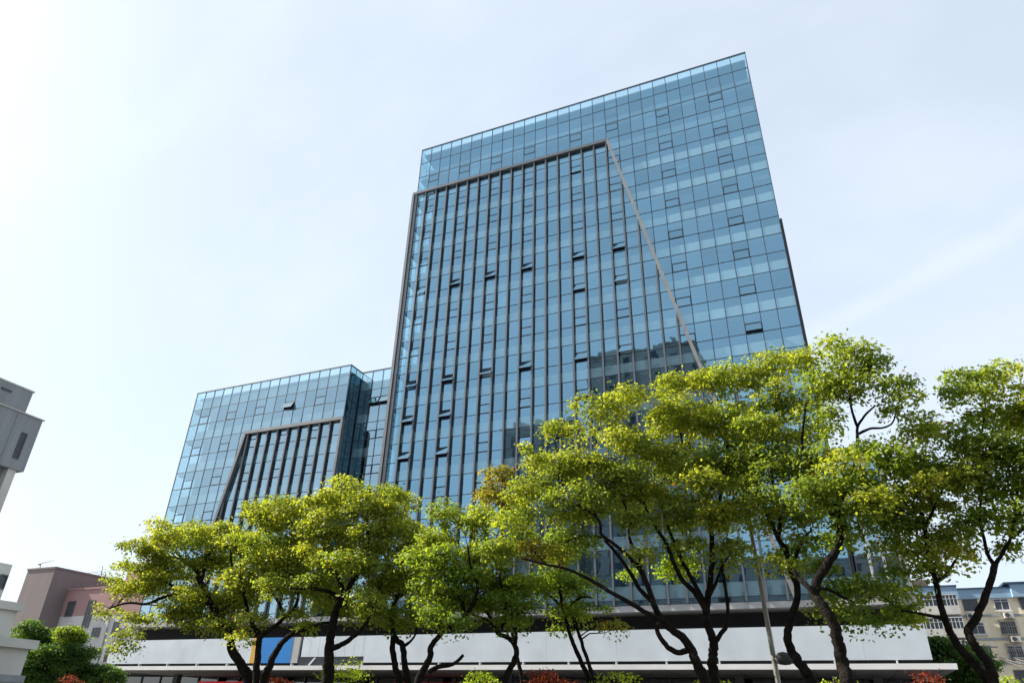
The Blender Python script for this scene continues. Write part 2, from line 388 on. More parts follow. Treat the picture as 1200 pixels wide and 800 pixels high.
# right-hand set-out and low block
MB().box(2.30, 2.49, D+.12, 79, 9.62, 43.15).build('side_strip', M['greyd'], tower)
low = thing('corner_block', 'low glass corner block with pale edge column at the foot of the tower', 'building', (4.1, 66, 0))
xs = [2.62, 3.55, 4.45, 5.38]
facade(low, xs, [19.8], 9.62, (), {}, M['wglass'], single=30)
MB().box(5.41, 5.82, D-.12, 78, 9.62, 20.0).build('edge_column', M['ledge'], low)
MB().box(2.6, 5.86, D-.16, 78, 20.02, 20.45).build('parapet', M['brown'], low)
MB().box(2.65, 5.35, D+1.3, 77, 9.7, 19.9).build('core', M['room'], low)
bb = MB(); [bb.box(2.65, 5.35, D+.22, D+.28, z-.05, z+.92) for z in (17.87, 13.94, 10.01)]; bb.build('spandrel_wall', M['band'], low)
for x in (3.55, 4.45): MB().box(x-.07, x+.07, D-.3, D-.037, 9.62, 19.8).build('fin', M['ledge'], low)

# --- wing
wing = thing('office_wing', 'lower glass wing left of the tower with its own trapezoid frame of grey fins', 'office building', (-55, 66, 0))
WX = [-66.65+1.41*k for k in range(17)]
WOPEN = {(6, 10): 30, (7, 13): 0}
facade(wing, WX, [35.95, 33.59], 9.62, (1, 4, 7, 10, 13), WOPEN, M['wglass'], awn_max=9)
interior(wing, WX[0], WX[-1], [z for z in LZ if 9 < z < 34], 9.7, 35.2, seeL=1.45, cols=WX)
MB().box(-65, -44.3, D+1.7, 78, 9.7, 35.1).build('core', M['room'], wing)
MB().box(-66.5, -44.2, D+.4, 78, 35.12, 35.3).build('roof', M['slab'], wing)
g = MB(); g2 = MB(); mm = MB()
for c in range(15):
    y0 = D+.06+c*1.43
    for r in range(14):
        z1 = 35.9-r*1.965; pz = max(z1-1.95, 9.65)
        if z1 > 9.7: g.quad((-66.65, y0, pz), (-66.65, y0+1.41, pz), (-66.65, y0+1.41, z1), (-66.65, y0, z1))
        if c < 2 and z1 > 9.7: g2.quad((-44.09, D+.05+c*1.08, pz), (-44.09, D+1.08+c*1.08, pz), (-44.09, D+1.08+c*1.08, z1), (-44.09, D+.05+c*1.08, z1))
        if c == 0 and z1 > 9.7: mm.box(-44.12, -44.06, D+.05, D+2.2, z1-.03, z1+.03)
mm.box(-44.12, -44.06, D+1.07, D+1.12, 9.7, 35.9); mm.box(-44.14, -44.05, D+.0, D+2.25, 35.9, 36.02)
g.build('side_glazing', M['wglass'], wing, tone=True); g2.build('side_glazing', M['sideglass'], wing, tone=True); MB().box(-44.4, -44.2, D+.3, 58.15, 9.7, 35.0).build('side_backing', M['room'], wing); mm.build('side_mullions', M['mull'], wing)  # opaque dark backing added so the notch glass shows no lit interior
WA = (-57.1, 29.62); WB = (-60.3, 9.7)
MB().box(-57.2, -43.85, yf0-.05, yf1, WA[1]-.36, WA[1]).build('frame_beam', M['fin'], wing)
MB().bar(WA, WB, .32, yf0-.04, yf1).build('frame_diagonal', M['fin'], wing)
MB().box(-44.05, -43.80, yf0-.05, D+.0, 9.62, WA[1]-.362).build('frame_post', M['fin'], wing)
for k in range(5, 16):
    x = WX[k]+.02
    if x < -57: zt = WA[1]+(WB[1]-WA[1])*(x-.15-WA[0])/(WB[0]-WA[0])-.5
    else: zt = WA[1]-.362
    if zt < 10.5: continue
    fo = MB().box(x-.06, x+.06, D-.197, D-.037, 9.62, zt).build('fin', M['fing'], wing)
    MB().box(x-.075, x+.075, D-.30, D-.20, 9.62, zt).build('fin_cap', M['fin'], fo)
# recessed link between wing and tower
link = thing('glass_link', 'recessed glass link between the wing and the tall tower', 'building', (-41, 66, 0))
LX = [-44.0, -42.6, -41.2, -39.8, -38.5]
facade(link, LX, [35.95, 33.59], 9.62, (1, 2), {(6, 1): 26, (6, 2): 26}, M['wglass'], y=58.2, awn_max=9)
interior(link, -44.05, -38.4, [z for z in LZ if 9 < z < 34], 9.7, 35.2, seeL=.1, y=58.2, blinds=False)
MB().box(-43.9, -38.5, 60, 78, 9.7, 35.2).build('core', M['room'], link)

# --- podium
pod = thing('podium', 'white banded podium with shops under the glass towers', 'podium', (-30, 62, 0))
PL, PR = -69.4, 5.95
MB().box(PL+.5, 5.84, D-.12, D+22, 9.16, 9.60).build('ledge', M['ledge'], pod)
MB().box(PL+.7, 5.7, D+2.2, D+21.8, .15, 9.15).build('body', M['dark'], pod)
cx = P(428, 760, D).x; bx0 = P(296, 760, D).x; bx1 = P(305.5, 760, D).x; bx2 = P(343, 760, D).x; bx3 = P(351.5, 760, D).x
def fascia(x0, x1, m, z0=5.70, z1=7.88, nm='fascia_panel', y0=D-.10):
    MB().box(x0, x1, y0, D+.12, z0, z1).build(nm, M[m], pod)
x = PL
edges = [PL, -64, -59, -54.2, bx0]
for a, b in zip(edges, edges[1:]): fascia(a+.004, b-.004, 'white')
fascia(bx0, bx1-.003, 'yellow', y0=D-.14); fascia(bx1, bx2-.003, 'blue', y0=D-.14); fascia(bx2, bx3-.003, 'ledge', y0=D-.12)
a = bx3+.3
while a < cx: fascia(a+.012, min(a+.95, cx)-.012, 'white', z0=6.2); a += .95
MB().box(bx3+.02, cx, D+.0, D+.10, 5.5, 6.19).build('strip_window', M['farw'], pod)
MB().bar((P(362, 779, D).x, 5.5), (P(370, 771, D).x, 6.15), .16, D-.08, D-.02).build('brace', M['lip'], pod)
e2 = [cx]
while e2[-1]+5.7 < PR: e2.append(e2[-1]+5.7)
e2.append(PR)
for a, b in zip(e2, e2[1:]): fascia(a+.004, b-.004, 'white')
MB().box(PL+.1, PR-.1, D+.13, D+2.2, 4.75, 7.70).build('terrace', M['dark'], pod)
br = MB(); x = PL+1
while x < PR: br.box(x, x+.10, D-.25, D+.12, 5.40, 5.655); x += 3.8
br.build('bracket', M['lip'], pod)
CLx, CRx = -56.9, 5.82
MB().box(CLx, CRx, 44.9, 45.1, 4.44, 4.72).build('canopy_lip', M['lip'], pod)
MB().box(CLx, CRx, 45.11, D-.01, 4.46, 4.70).build('canopy', M['soffit'], pod)
jj = MB(); x = CLx+1.2
while x < CRx: jj.box(x, x+.05, 45.2, 55.5, 4.45, 4.463-.0035+.001); x += 2.1
for yy in (47.2, 49.4, 51.6, 53.8): jj.box(CLx+.1, CRx-.1, yy, yy+.05, 4.444, 4.4485)
jj.build('soffit_joints', M['joint'], pod)
for x in range(-54, 6, 8): MB().box(x, x+.5, 50.6, 51.1, .15, 4.455).build('column', M['greyd'], pod)
MB().box(PL+1, 5.6, 53.6, 53.8, .15, 4.40).build('shopfront', M['winglass'], pod, tone=True)
sf = MB(); x = PL+1
while x < 5.6: sf.box(x, x+.09, 53.45, 53.59, .15, 4.40); x += 2.4
sf.build('shopfront_frame', M['frame'], pod)
def redsign(p0, p1):
    x0, x1 = P(p0, 797, 53).x, P(p1, 797, 53).x
    s = MB().box(x0, x1, 53.0, 53.2, 3.4, 4.02).build('sign_board', M['red'], pod)
redsign(233, 292); redsign(462, 545)

# ------------------------------------------------------------ neighbouring buildings
lb = thing('grey_building', 'grey concrete building with an overhanging top storey at the left edge of the photo', 'building', (-48, 18, 0))
p1 = PX(39, 460, -40); p2 = PX(50, 493, -40); p3 = PX(28, 553, -40)
MB().box(-56, -40.0, 6, p1.y, p2.z+.06, p1.z).build('rooftop_room', M['conc'], lb)
MB().box(-56.2, -39.96, 5.8, p1.y+.08, p1.z, p1.z+.08).build('rooftop_coping', M['stone'], lb)
MB().box(-57, -39.98, 5, p2.y, p3.z, p2.z).build('top_storey', M['conc'], lb)
MB().box(-57.1, -39.90, 4.9, p2.y+.08, p2.z, p2.z+.055).build('coping', M['stone'], lb)
def sidewin(root, px0, py0, px1, py1, X, nm='window', bars=1):
    a = PX(px0, py0, X); b = PX(px1, py1, X); y0, y1 = min(a.y, b.y), max(a.y, b.y); z0, z1 = min(a.z, b.z), max(a.z, b.z)
    f = MB()
    f.box(X-.02, X+.05, y0, y1, z0, z0+.06); f.box(X-.02, X+.05, y0, y1, z1-.06, z1)
    f.box(X-.02, X+.05, y0, y0+.06, z0+.06, z1-.06); f.box(X-.02, X+.05, y1-.06, y1, z0+.06, z1-.06)
    for k in range(bars): zz = z0+(z1-z0)*(k+1)/(bars+1); f.box(X, X+.04, y0+.06, y1-.06, zz-.03, zz+.03)
    o = f.build(nm, M['frame'], root); MB().box(X-.01, X+.012, y0+.06, y1-.06, z0+.06, z1-.06).build('pane', M['farw'], o)
a = PX(20, 523, -40)
sidewin(lb, 25.5, 506, 21, 538, -39.98, bars=2)
sidewin(lb, 2, 453, 13, 460, -40.0, bars=0)
MB().box(-39.97, -39.93, PX(15, 500, -40).y-.02, PX(15, 500, -40).y+.02, p3.z, p2.z).build('panel_joint', M['course'], lb)
# recessed storeys below the overhang
pe = PX(18, 554.5, -40.1).y
MB().box(-56, -40.5, 6, pe-.3, 0.02, p3.z).build('lower_wall', M['conc'], lb)
MB().box(-40.9, -40.1, pe-.45, pe, 0.02, p3.z-.003).build('corner_pier', M['stone'], lb)
for z in (3.5, 6.6, 9.7):
    MB().box(-40.49, -40.2, 8, pe-.5, z, z+.6).build('balcony', M['conc'], lb)
for z in (4.4, 7.5, 10.6):
    for yy in (9, 12.5, 16, 19): 
        o = MB().box(-40.49, -40.42, yy, yy+2.4, z, z+1.9).build('window', M['frame'], lb); MB().box(-40.419, -40.40, yy+.1, yy+2.3, z+.1, z+1.8).build('pane', M['farw'], o)

st = thing('stepped_stone_block', 'pale stone block stepping back in tiers at the lower left corner', 'building', (-33, 18, 0))
def tier(px, py, z_from, X=-30, y0=8, mat='stone', nm='tier', over=0.0, dz=None):
    pass
X = -30
def tz(px, py): q = PX(px, py, X); return q.y, q.z
y1, z1 = tz(15, 661.5); y2, z2 = tz(24, 706.5); y2b, z2b = tz(23, 716); y3, z3 = tz(39.5, 750); y3b, z3b = tz(37, 760.5); y4, z4 = tz(24, 791)
yb1, _ = tz(19.5, 719); yb3, _ = tz(33, 762.5)
MB().box(-37, X, 6, y1, z2, z1).build('upper_tier', M['stone'], st)
MB().box(-37.5, X+.15, 5.6, y2+.1, z2b, z2).build('cornice', M['stone'], st)
MB().box(-37.2, X, 5.8, yb1, z3, z2b).build('middle_tier', M['stone'], st)
MB().box(-38, X+.25, 5.2, y3+.1, z3b, z3).build('cornice', M['stone'], st)
MB().box(-37.6, X+.02, 5.5, yb3, z4, z3b).build('lower_tier', M['stone'], st)
MB().box(-38, X+.12, 5.3, yb3+.15, z4-.25, z4).build('string_course', M['conc'], st)
MB().box(-37.7, X+.05, 5.5, yb3+.05, .02, z4-.25).build('base', M['stone'], st)
sidewin(st, 1, 672, 3.8, 690, X, bars=0)

mv = thing('mauve_building', 'windowless mauve rendered block with a rooftop aerial behind the green trees', 'building', (-108, 80, 0))
c0 = P(33, 667, 70); c1 = P(65, 665.5, 70)
MB().box(c0.x, c1.x, 70, 92, .02, c1.z).build('wall', M['mauve'], mv)
MB().box(c0.x-.1, c1.x+.1, 69.9, 92.1, c1.z+.003, c1.z+.25).build('parapet', M['mauve'], mv)
fe = MB().box(c0.x-3, c0.x-.02, 74, 92, .02, c1.z-6).build('side_wing', M['mauve'], mv)
pk = thing('pink_building', 'pink and pale grey building with tall dark windows beside the mauve block', 'building', (-90, 88, 0))
q0 = P(80, 691.5, 73); zb = P(69.5, 722, 73).z
xr = -62
MB().box(c1.x+.02, xr, 73, 95, zb, q0.z).build('upper_wall', M['pink'], pk)
MB().box(c1.x+.02, xr, 73.03, 94.9, .02, zb).build('lower_wall', M['pale'], pk)
MB().box(c1.x+.02, xr+.1, 72.88, 95.1, q0.z+.003, q0.z+.25).build('coping', M['pink'], pk)
def frontwin(root, px0, py0, px1, py1, Y, fm='frame', gm='farw', bars=1, vb=1, sill=None, nm='window'):
    cxp = (px0+px1)/2; cyp = (py0+py1)/2
    a = P(px0, cyp, Y); b = P(px1, cyp, Y); t = P(cxp, py0, Y); bo = P(cxp, py1, Y)
    x0, x1, z0, z1 = a.x, b.x, bo.z, t.z; f = MB(); f.frame(x0, x1, Y-.08, Y-.003, z0, z1, .09)
    for k in range(bars): zz = z0+(z1-z0)*(k+1)/(bars+1); f.box(x0+.09, x1-.09, Y-.07, Y-.003, zz-.03, zz+.03)
    for k in range(vb): xx = x0+(x1-x0)*(k+1)/(vb+1); f.box(xx-.03, xx+.03, Y-.065, Y-.003, z0+.09, z1-.09)
    o = f.build(nm, M[fm], root); MB().box(x0+.09, x1-.09, Y-.04, Y-.004, z0+.09, z1-.09).build('pane', M[gm], o)
    if sill: MB().box(x0-.1, x1+.1, Y-.18, Y-.002, z0-.12, z0-.002).build('sill', M[sill], o)
    return x0, x1, z0, z1
for r in ((78, 704, 87, 722), (100, 703, 108, 735), (108, 735, 117, 746), (132, 728, 143, 743), (155, 718, 161, 737), (103, 762, 109, 772), (123, 759, 128, 775), (176, 728, 184, 742), (150, 758, 156, 772)):
    frontwin(pk, *r, 73, bars=2)
for (a_, b_) in ((119, 760), (147, 730)):
    x = P(a_, b_, 73).x; MB().box(x-.08, x+.08, 72.86, 72.997, .02, zb).build('downpipe', M['course'], pk)
q = P(150, 668, 77)
MB().box(q.x, q.x+8, 77, 88, q0.z+.25, q.z+.5).build('rooftop_room', M['pink'], pk)
# aerials
a0 = P(48, 664, 75)
an = thing('rooftop_antenna', 'short mast with one slanting arm on the mauve roof', 'antenna', (a0.x, 75, c1.z), 'aerials on the left rooftops')
t0 = P(48, 660, 75); t1 = P(63, 656, 75); t2 = P(45.5, 661, 75)
MB().tube([(a0.x, 75, c1.z+.2), t0], .07).build('mast', M['metal'], an)
MB().tube([t2, t0, t1], [.16, .08, .05]).build('arm', M['metal'], an)
a0 = P(120, 676, 78); a0.x = P(121, 676, 78).x
an = thing('rooftop_antenna', 'spiky aerial with long thin cross rods above the pink roof', 'antenna', (a0.x, 78, q0.z), 'aerials on the left rooftops')
MB().tube([(a0.x, 78, q0.z), P(120.5, 663, 78)], .06).build('mast', M['metal'], an)
r_ = MB().tube([P(97, 671.5, 78), P(119, 669, 78)], .05); r_.tube([P(112, 671, 78), P(140, 678, 78)], .035); r_.tube([P(114, 674, 78), P(127, 668, 78)], .035)
r_.tube([P(118, 670, 78), P(126, 677, 78)], .05); r_.build('rods', M['metal'], an)

# cream apartment block, far right
ap = thing('apartment_block', 'cream apartment block with blue parapet, barred windows and enclosed balconies', 'apartment building', (20, 106, 0))
Y = 100.0
tl = P(1073, 690, Y); b1 = P(1121, 692, Y); b2 = P(1183, 692, Y)
zt = tl.z; zf = P(1150, 701, Y).z
MB().box(tl.x-9, 40, Y, 112, .02, zf).build('wall', M['cream'], ap)
MB().box(tl.x-9, b1.x, Y-.5, 112, zf+.003, zt+.1).build('blue_parapet', M['bluef'], ap)
MB().box(b1.x+.02, b2.x, Y-.2, 112, zf+.003, zt-.25).build('blue_parapet', M['bluef'], ap)
MB().box(tl.x-9.05, b1.x+.05, Y-.6, 112, zt+.103, zt+.25).build('parapet_trim', M['blued'], ap)
MB().box(b1.x+.06, b2.x+.02, Y-.3, 112, zt-.247, zt-.10).build('parapet_trim', M['blued'], ap)
h1 = P(1180, 681, Y).z
MB().box(b2.x+.03, 40, Y-.8, 112, zf+.003, h1-.4).build('raised_parapet', M['bluef'], ap)
MB().box(b2.x-.6, 40, Y-1.0, 112, h1-.39, h1-.2).build('parapet_trim', M['blued'], ap)
st_z = [P(1150, py, Y).z for py in (721, 748.5, 776)]
pit = st_z[0]-st_z[1]
for k in range(6):
    z = st_z[0]-k*pit
    if z < .5: break
    MB().box(tl.x-9, 40, Y-.10, Y-.003, z-.12, z+.12).build('string_course', M['course'], ap)
cols = [P(1138, 710, Y).x, P(1174, 709, Y).x, P(1205, 709, Y).x]
for k in range(6):
    zc = st_z[0]-k*pit+.50
    for j, xc in enumerate(cols):
        if zc < 1: continue
        ww = .78
        f = MB().frame(xc-ww, xc+ww, Y-.10, Y-.004, zc, zc+1.32, .10); f.box(xc-.03, xc+.03, Y-.09, Y-.004, zc+.1, zc+1.22); f.box(xc-ww+.1, xc+ww-.1, Y-.085, Y-.004, zc+.95, zc+1.0)
        o = f.build('window', M['wframe' if (k+j) % 2 else 'frame'], ap); MB().box(xc-ww+.1, xc+ww-.1, Y-.05, Y-.005, zc+.1, zc+1.22).build('pane', M['farw'], o)
        MB().box(xc-ww-.1, xc+ww+.1, Y-.2, Y-.105, zc-.13, zc-.003).build('sill', M['sill'], o)
        if (k, j) in ((1, 1), (2, 1)):
            c = MB()
            for q in range(9): xx = xc-ww-.1+q*(2*ww+.2)/8; c.box(xx-.015, xx+.015, Y-.45, Y-.42, zc-.1, zc+1.5)
            for zz in (zc-.1, zc+.7, zc+1.5): c.box(xc-ww-.12, xc+ww+.12, Y-.46, Y-.11, zz, zz+.03)
            c.build('window_cage', M['metal'], ap)
        s = -1 if (k+j) % 3 == 0 else 1
        if (k*3+j) % 4 != 3:
            ax = xc+s*.3; az = zc-.85
            u = MB().box(ax-.45, ax+.45, Y-.5, Y-.12, az, az+.6).build('air_conditioner', M['ac'], ap)
            fn = MB().tube([(ax-.12, Y-.53, az+.3), (ax-.12, Y-.502, az+.3)], .24, 14); fn.build('fan_grille', M['acd'], u)
    # enclosed balconies on the left part
    for (pa, pb) in ((1074, 1099), (1105, 1123)):
        x0, x1 = P(pa, 712, Y).x, P(pb, 712, Y).x
        z0 = st_z[0]-k*pit+.15
        if z0 < .5: continue
        MB().box(x0, x1, Y-1.0, Y-.11, z0, z0+.95).build('balcony_wall', M['sill'], ap)
        f = MB(); nb = 5 if x1-x0 > 2 else 4
        for q in range(nb+1): xx = x0+q*(x1-x0-.07)/nb; f.box(xx, xx+.07, Y-1.0, Y-.93, z0+.953, z0+2.1)
        f.box(x0, x1, Y-1.02, Y-.91, z0+2.103, z0+2.2); f.box(x0, x1, Y-1.01, Y-.92, z0+1.65, z0+1.70)
        o = f.build('balcony_glazing', M['wframe'], ap); MB().box(x0+.02, x1-.02, Y-.96, Y-.94, z0+.955, z0+2.1).build('pane', M['farw'], o)
q = P(1073, 684, 108); MB().box(q.x-1.5, q.x+1.2, 106, 110, zt+.26, q.z+.2).build('rooftop_room', M['brown'], ap)
# laundry rack on the lower right
q = P(1190, 778, Y)
rk = MB()
for zz in (0, .25): rk.tube([(q.x-1.4, Y-.12, q.z+zz+.5), (q.x+.3, Y-1.3, q.z+zz-.3)], .04); rk.tube([(q.x-.3, Y-.12, q.z+zz+.5), (q.x+1.3, Y-1.3, q.z+zz-.3)], .04)
rk.build('drying_rack', M['metal'], ap)
# utility pole in front of the block
q = P(1165, 798, 85); q2 = P(1157, 757, 85)
up = thing('utility_pole', 'thin pole with a short crossarm and wires in front of the cream block', 'utility pole', (q2.x, 85, 0))
MB().tube([(q2.x, 85, .02), q2], [.14, .09]).build('pole', M['metal'], up)
ca = P(1154, 757.5, 85); cb = P(1169, 757.5, 85); MB().tube([ca, cb], .06).build('crossarm', M['metal'], up)
for o_ in (0, 1, 2): MB().tube([P(1157, 760+o_*3, 85), P(1152-o_*3, 785, 86)], .03, 5).build('wire', M['frame'], up)

# ------------------------------------------------------------ towers across the street (seen mirrored in the glass)
def vv(px, py):
    r = ray(px, py); return r.x/r.y, r.z/r.y
YB = -30.0; TT = 2*D-YB
def mirror_block(label, px0, px1, pytop, storeys, bumps=()):
    v0, h = vv(px0, pytop); v1, h2 = vv(px1, pytop)
    x0, x1 = v0*TT, v1*TT; H = CAMH+(h+h2)/2*TT
    b = thing('residential_tower' if H > 40 else 'street_building', label, 'apartment tower' if H > 40 else 'building', ((x0+x1)/2, YB-8, 0))
    MB().box(x0, x1, YB-16, YB, .02, H).build('wall', M['far'], b)
    for (pa, pb, pt) in bumps:
        a, _ = vv(pa, pt); c, hh = vv(pb, pt); MB().box(a*TT, c*TT, YB-12, YB-2, H+.01, CAMH+hh*TT).build('roof_room', M['far'], b)
    if H > 40:
        for _ in range(14):
            xx = random.uniform(x0, x1-2); MB().box(xx, xx+random.uniform(.6, 3), YB-random.uniform(4, 8), YB-2-random.random(), H+.01, H+random.uniform(.8, 3.2)).build('roof_unit', M['far'], b)
        for j in range(5):
            xx = x0+(j+.35)*(x1-x0)/5; MB().box(xx, xx+1.9, YB+.07, YB+1.2, 4, H-2).build('balcony_stack', M['far'], b)
    n_ = max(3, int(H/3)); wn = MB(); nx = max(3, int((x1-x0)/3.2))
    for k in range(n_):
        for j in range(nx):
            xx = x0+(j+.5)*(x1-x0)/nx; zz = 1.2+k*(H-1)/n_
            wn.box(xx-.8, xx+.8, YB+.003, YB+.06, zz, zz+1.5)
    o = wn.build('windows', M['farw'], b); o['kind'] = 'stuff'
    MB().box(x0-.2, x1+.2, YB-16.2, YB+.2, H+.003, H+.5).build('parapet', M['far'], b)
mirror_block('tall dark apartment tower across the street, mirrored in the glass', 690, 818, 412, 24, ((777, 799, 398), (700, 722, 406), (735, 768, 408)))
mirror_block('lower dark apartment tower mirrored left of the taller one', 590, 672, 500, 18)
mirror_block('long low dark block across the street behind the camera', 835, 1150, 655, 6)

# ------------------------------------------------------------ trees
PAL = {   # (dark, mid, bright, accent) linear leaf colours
    'yellow': ((.060, .085, .018), (.128, .157, .026), (.235, .245, .040), (.25, .13, .03)),
    'green':  ((.050, .082, .020), (.112, .148, .028), (.205, .228, .040), (.20, .11, .03)),
    'deep':   ((.040, .074, .017), (.086, .130, .021), (.16, .195, .026), (.12, .10, .03)),
    'dark':   ((.022, .050, .018), (.040, .080, .022), (.07, .115, .028), (.05, .06, .02)),
    'rust':   ((.055, .064, .014), (.12, .122, .022), (.19, .165, .028), (.22, .10, .03)),
    'red':    ((.035, .007, .006), (.075, .013, .010), (.13, .026, .016), (.14, .05, .02)),
    'lime':   ((.060, .100, .012), (.13, .185, .018), (.24, .28, .024), (.2, .2, .03)),
}
def leaves(name, clumps, parent, size=.11, per=150):
    """clumps: (center, radius, palette). Puffs of leaf-sized four-sided faces."""
    VS = []; CS = []
    for c, r, pal in clumps:
        n_ = max(8, int(per*(r/.42)**2)); p = PAL[pal]
        d = rng.normal(size=(n_, 3)); d /= np.linalg.norm(d, axis=1)[:, None]
        d[:, 2] = np.where(rng.random(n_) < .65, np.abs(d[:, 2]), d[:, 2])
        rad = r*(rng.uniform(.40, 1.05, n_)[:, None]**.8)*np.where(rng.random(n_) < .12, 1.35, 1)[:, None]
        pos = np.array(c)+d*rad*np.array([1.12, 1.12, .72])
        nrm = d*.55+rng.normal(size=(n_, 3))*.55+np.array([0, 0, .45]); nrm /= np.linalg.norm(nrm, axis=1)[:, None]
        t = rng.normal(size=(n_, 3)); t -= (t*nrm).sum(1)[:, None]*nrm; t /= np.linalg.norm(t, axis=1)[:, None]
        b = np.cross(nrm, t); L = size*rng.uniform(.5, 1.45, n_)[:, None]; W = L*.36
        droop = nrm*L*.12
        VS.append(np.stack([pos-t*L*.55-droop, pos+b*W, pos+t*L*.55-droop, pos-b*W], 1).reshape(-1, 3))
        base = rng.uniform(-.25, .25)                     # whole sprays differ: old or new growth
        k = np.clip(.15+.75*rng.beta(2, 2, n_)+base, 0, 1)[:, None]
        lo, mi, hi, ac = (np.array(q) for q in p)
        col = 1.85*np.where(k < .5, lo+(mi-lo)*k*2, mi+(hi-mi)*(k-.5)*2)
        acm = rng.random(n_) < (.10 if pal == 'rust' else .012)
        col[acm] = ac
        CS.append(np.concatenate([col, np.ones((n_, 1))], 1))
    V = np.concatenate(VS); Cc = np.concatenate(CS); off = np.array(worldloc(parent)); V = V-off
    nf = len(V)//4
    me = bpy.data.meshes.new(name); me.vertices.add(len(V)); me.vertices.foreach_set('co', V.ravel().astype(np.float32))
    me.loops.add(nf*4); me.loops.foreach_set('vertex_index', np.arange(nf*4, dtype=np.int32))
    me.polygons.add(nf); me.polygons.foreach_set('loop_start', np.arange(0, nf*4, 4, dtype=np.int32)); 
    me.update(calc_edges=True)
    at = me.attributes.new('leafcol', 'FLOAT_COLOR', 'FACE'); at.data.foreach_set('color', Cc.ravel().astype(np.float32))
    me.materials.append(M['leaf'])
    o = bpy.data.objects.new(name, me); C.objects.link(o); o.parent = parent
    return nf
def smooth(pts, rad, seg=4):
    P_ = [pts[0]*2-pts[1]]+list(pts)+[pts[-1]*2-pts[-2]]; o = []; r = []
    for i in range(1, len(P_)-2):
        for k in range(seg):
            t = k/seg; a, b, c, d = P_[i-1], P_[i], P_[i+1], P_[i+2]
            o.append(.5*((2*b)+(c-a)*t+(2*a-5*b+4*c-d)*t*t+(3*b-a-3*c+d)*t**3)); r.append(rad[i-1]+(rad[i]-rad[i-1])*t)
    o.append(pts[-1]); r.append(rad[-1]); return o, r
TOT = 0
def tree(name, label, cat, Y, limbs, blobs, group=None, bark='bark', dens=1.85, size=.076, per=300, cr=.42, twig=True, name_crown='crown'):
    """limbs: (list of photo px points, width px at start, width px at end, depth drift, reaches_ground)
       blobs: (cx, cy, rx, ry, palette[, depth offset[, density]])"""
    global TOT
    b0 = None
    for lm in limbs:
        if lm[4]: b0 = P(*lm[0][0], Y); break
    if b0 is None: b0 = P(blobs[0][0], blobs[0][1], Y)
    root = thing(name, label, cat, (b0.x, Y, .16), group)
    tm = MB(); skel = []
    for pts, w0, w1, drift, grd in limbs:
        m_ = len(pts); off = 0
        q = []
        for i, p in enumerate(pts):
            f = i/(m_-1); q.append(P(p[0], p[1], Y+drift*f+(random.uniform(-.1, .1) if 0 < i < m_-1 else 0)))
        rr = [.5*(w0+(w1-w0)*(i/(m_-1))**.8)*mpp(q[i]) for i in range(m_)]
        if grd:
            d = q[0]-q[1]; g0 = q[0]+Vector((d.x, d.y, 0))*.35; g0.z = .12
            mid = (q[0]+g0)/2+Vector((d.x*.06, 0, 0))
            q = [g0, Vector((g0.x, g0.y, .45)), mid]+q; rr = [rr[0]*1.75, rr[0]*1.25, rr[0]*1.06]+rr
        o_, r_2 = smooth(q, rr, 5); jit = [v+Vector((random.uniform(-1, 1), random.uniform(-1, 1), random.uniform(-.3, .3)))*r_2[i]*.14 for i, v in enumerate(o_)]
        tm.tube(jit, r_2, 9, wob=.07)
        skel += [(v, r_2[i]) for i, v in enumerate(o_) if v.z > 2.2]
    clumps = []
    for bl in blobs:
        cx_, cy_, rx, ry, pal = bl[:5]; rx *= 1.03; ry *= 1.04; dz = bl[5] if len(bl) > 5 else 0; dn = bl[6] if len(bl) > 6 else 1
        c = P(cx_, cy_, Y+dz); s = mpp(c); ax, az = rx*s, ry*s; ay = max(.5, (ax+az)*.55)
        # picture axes of the blob in the world
        ex = RM @ Vector((1, 0, 0)); ez = RM @ Vector((0, 1, 0)); ey = Vector((0, 1, 0))
        area = math.pi*ax*az; n_ = max(2, int(area/(math.pi*cr*cr)*2.5*dens*dn))
        for _ in range(n_):
            d = Vector(rng.normal(size=3)).normalized(); u = rng.random()**.45
            rr_ = cr*rng.uniform(.35, 1.3)
            k = max(.1, 1-rr_*.45/max(ax, az))
            p = c+ex*d.x*ax*u*k+ey*d.y*ay*u+ez*d.z*az*u*k
            clumps.append((tuple(p), rr_, pal))
    if twig and skel:
        sk = np.array([tuple(s_[0]) for s_ in skel])
        for c, r, pal in clumps:
            if rng.random() > .55: continue
            d = ((sk-np.array(c))**2).sum(1)+np.where(sk[:, 2] > c[2]+.2, 3.0, 0); i = int(d.argmin())
            if d[i] > 9: continue
            a = Vector(sk[i]); e = Vector(c); L = (e-a).length
            if e.z < a.z-.25: continue
            if L < .3: continue
            r0 = min(skel[i][1]*.55, .012+.011*L)
            m1 = a.lerp(e, .35)+Vector((random.uniform(-1, 1), random.uniform(-1, 1), random.uniform(-.2, .9)))*L*.10
            m2 = a.lerp(e, .7)+Vector((random.uniform(-1, 1), random.uniform(-1, 1), random.uniform(-.2, 1)))*L*.08
            tm.tube([a, m1, m2, e], [r0, r0*.8, r0*.55, r0*.25], 5, cap=False)
            for _ in range(2):
                e2_ = e+Vector(rng.normal(size=3))*r*.4; tm.tube([m2, (m2+e2_)/2+Vector((0, 0, .05)), e2_], [r0*.4, r0*.3, r0*.12], 4, cap=False)
    if limbs: tm.build('trunk', M[bark], root, smooth=True)
    TOT += leaves(name_crown, clumps, root, size, per)
    return root
G = 'broadleaf street trees in the row before the podium'
y_, g_, d_, k_, ru = 'yellow', 'green', 'deep', 'dark', 'rust'
NT = 'street_tree'
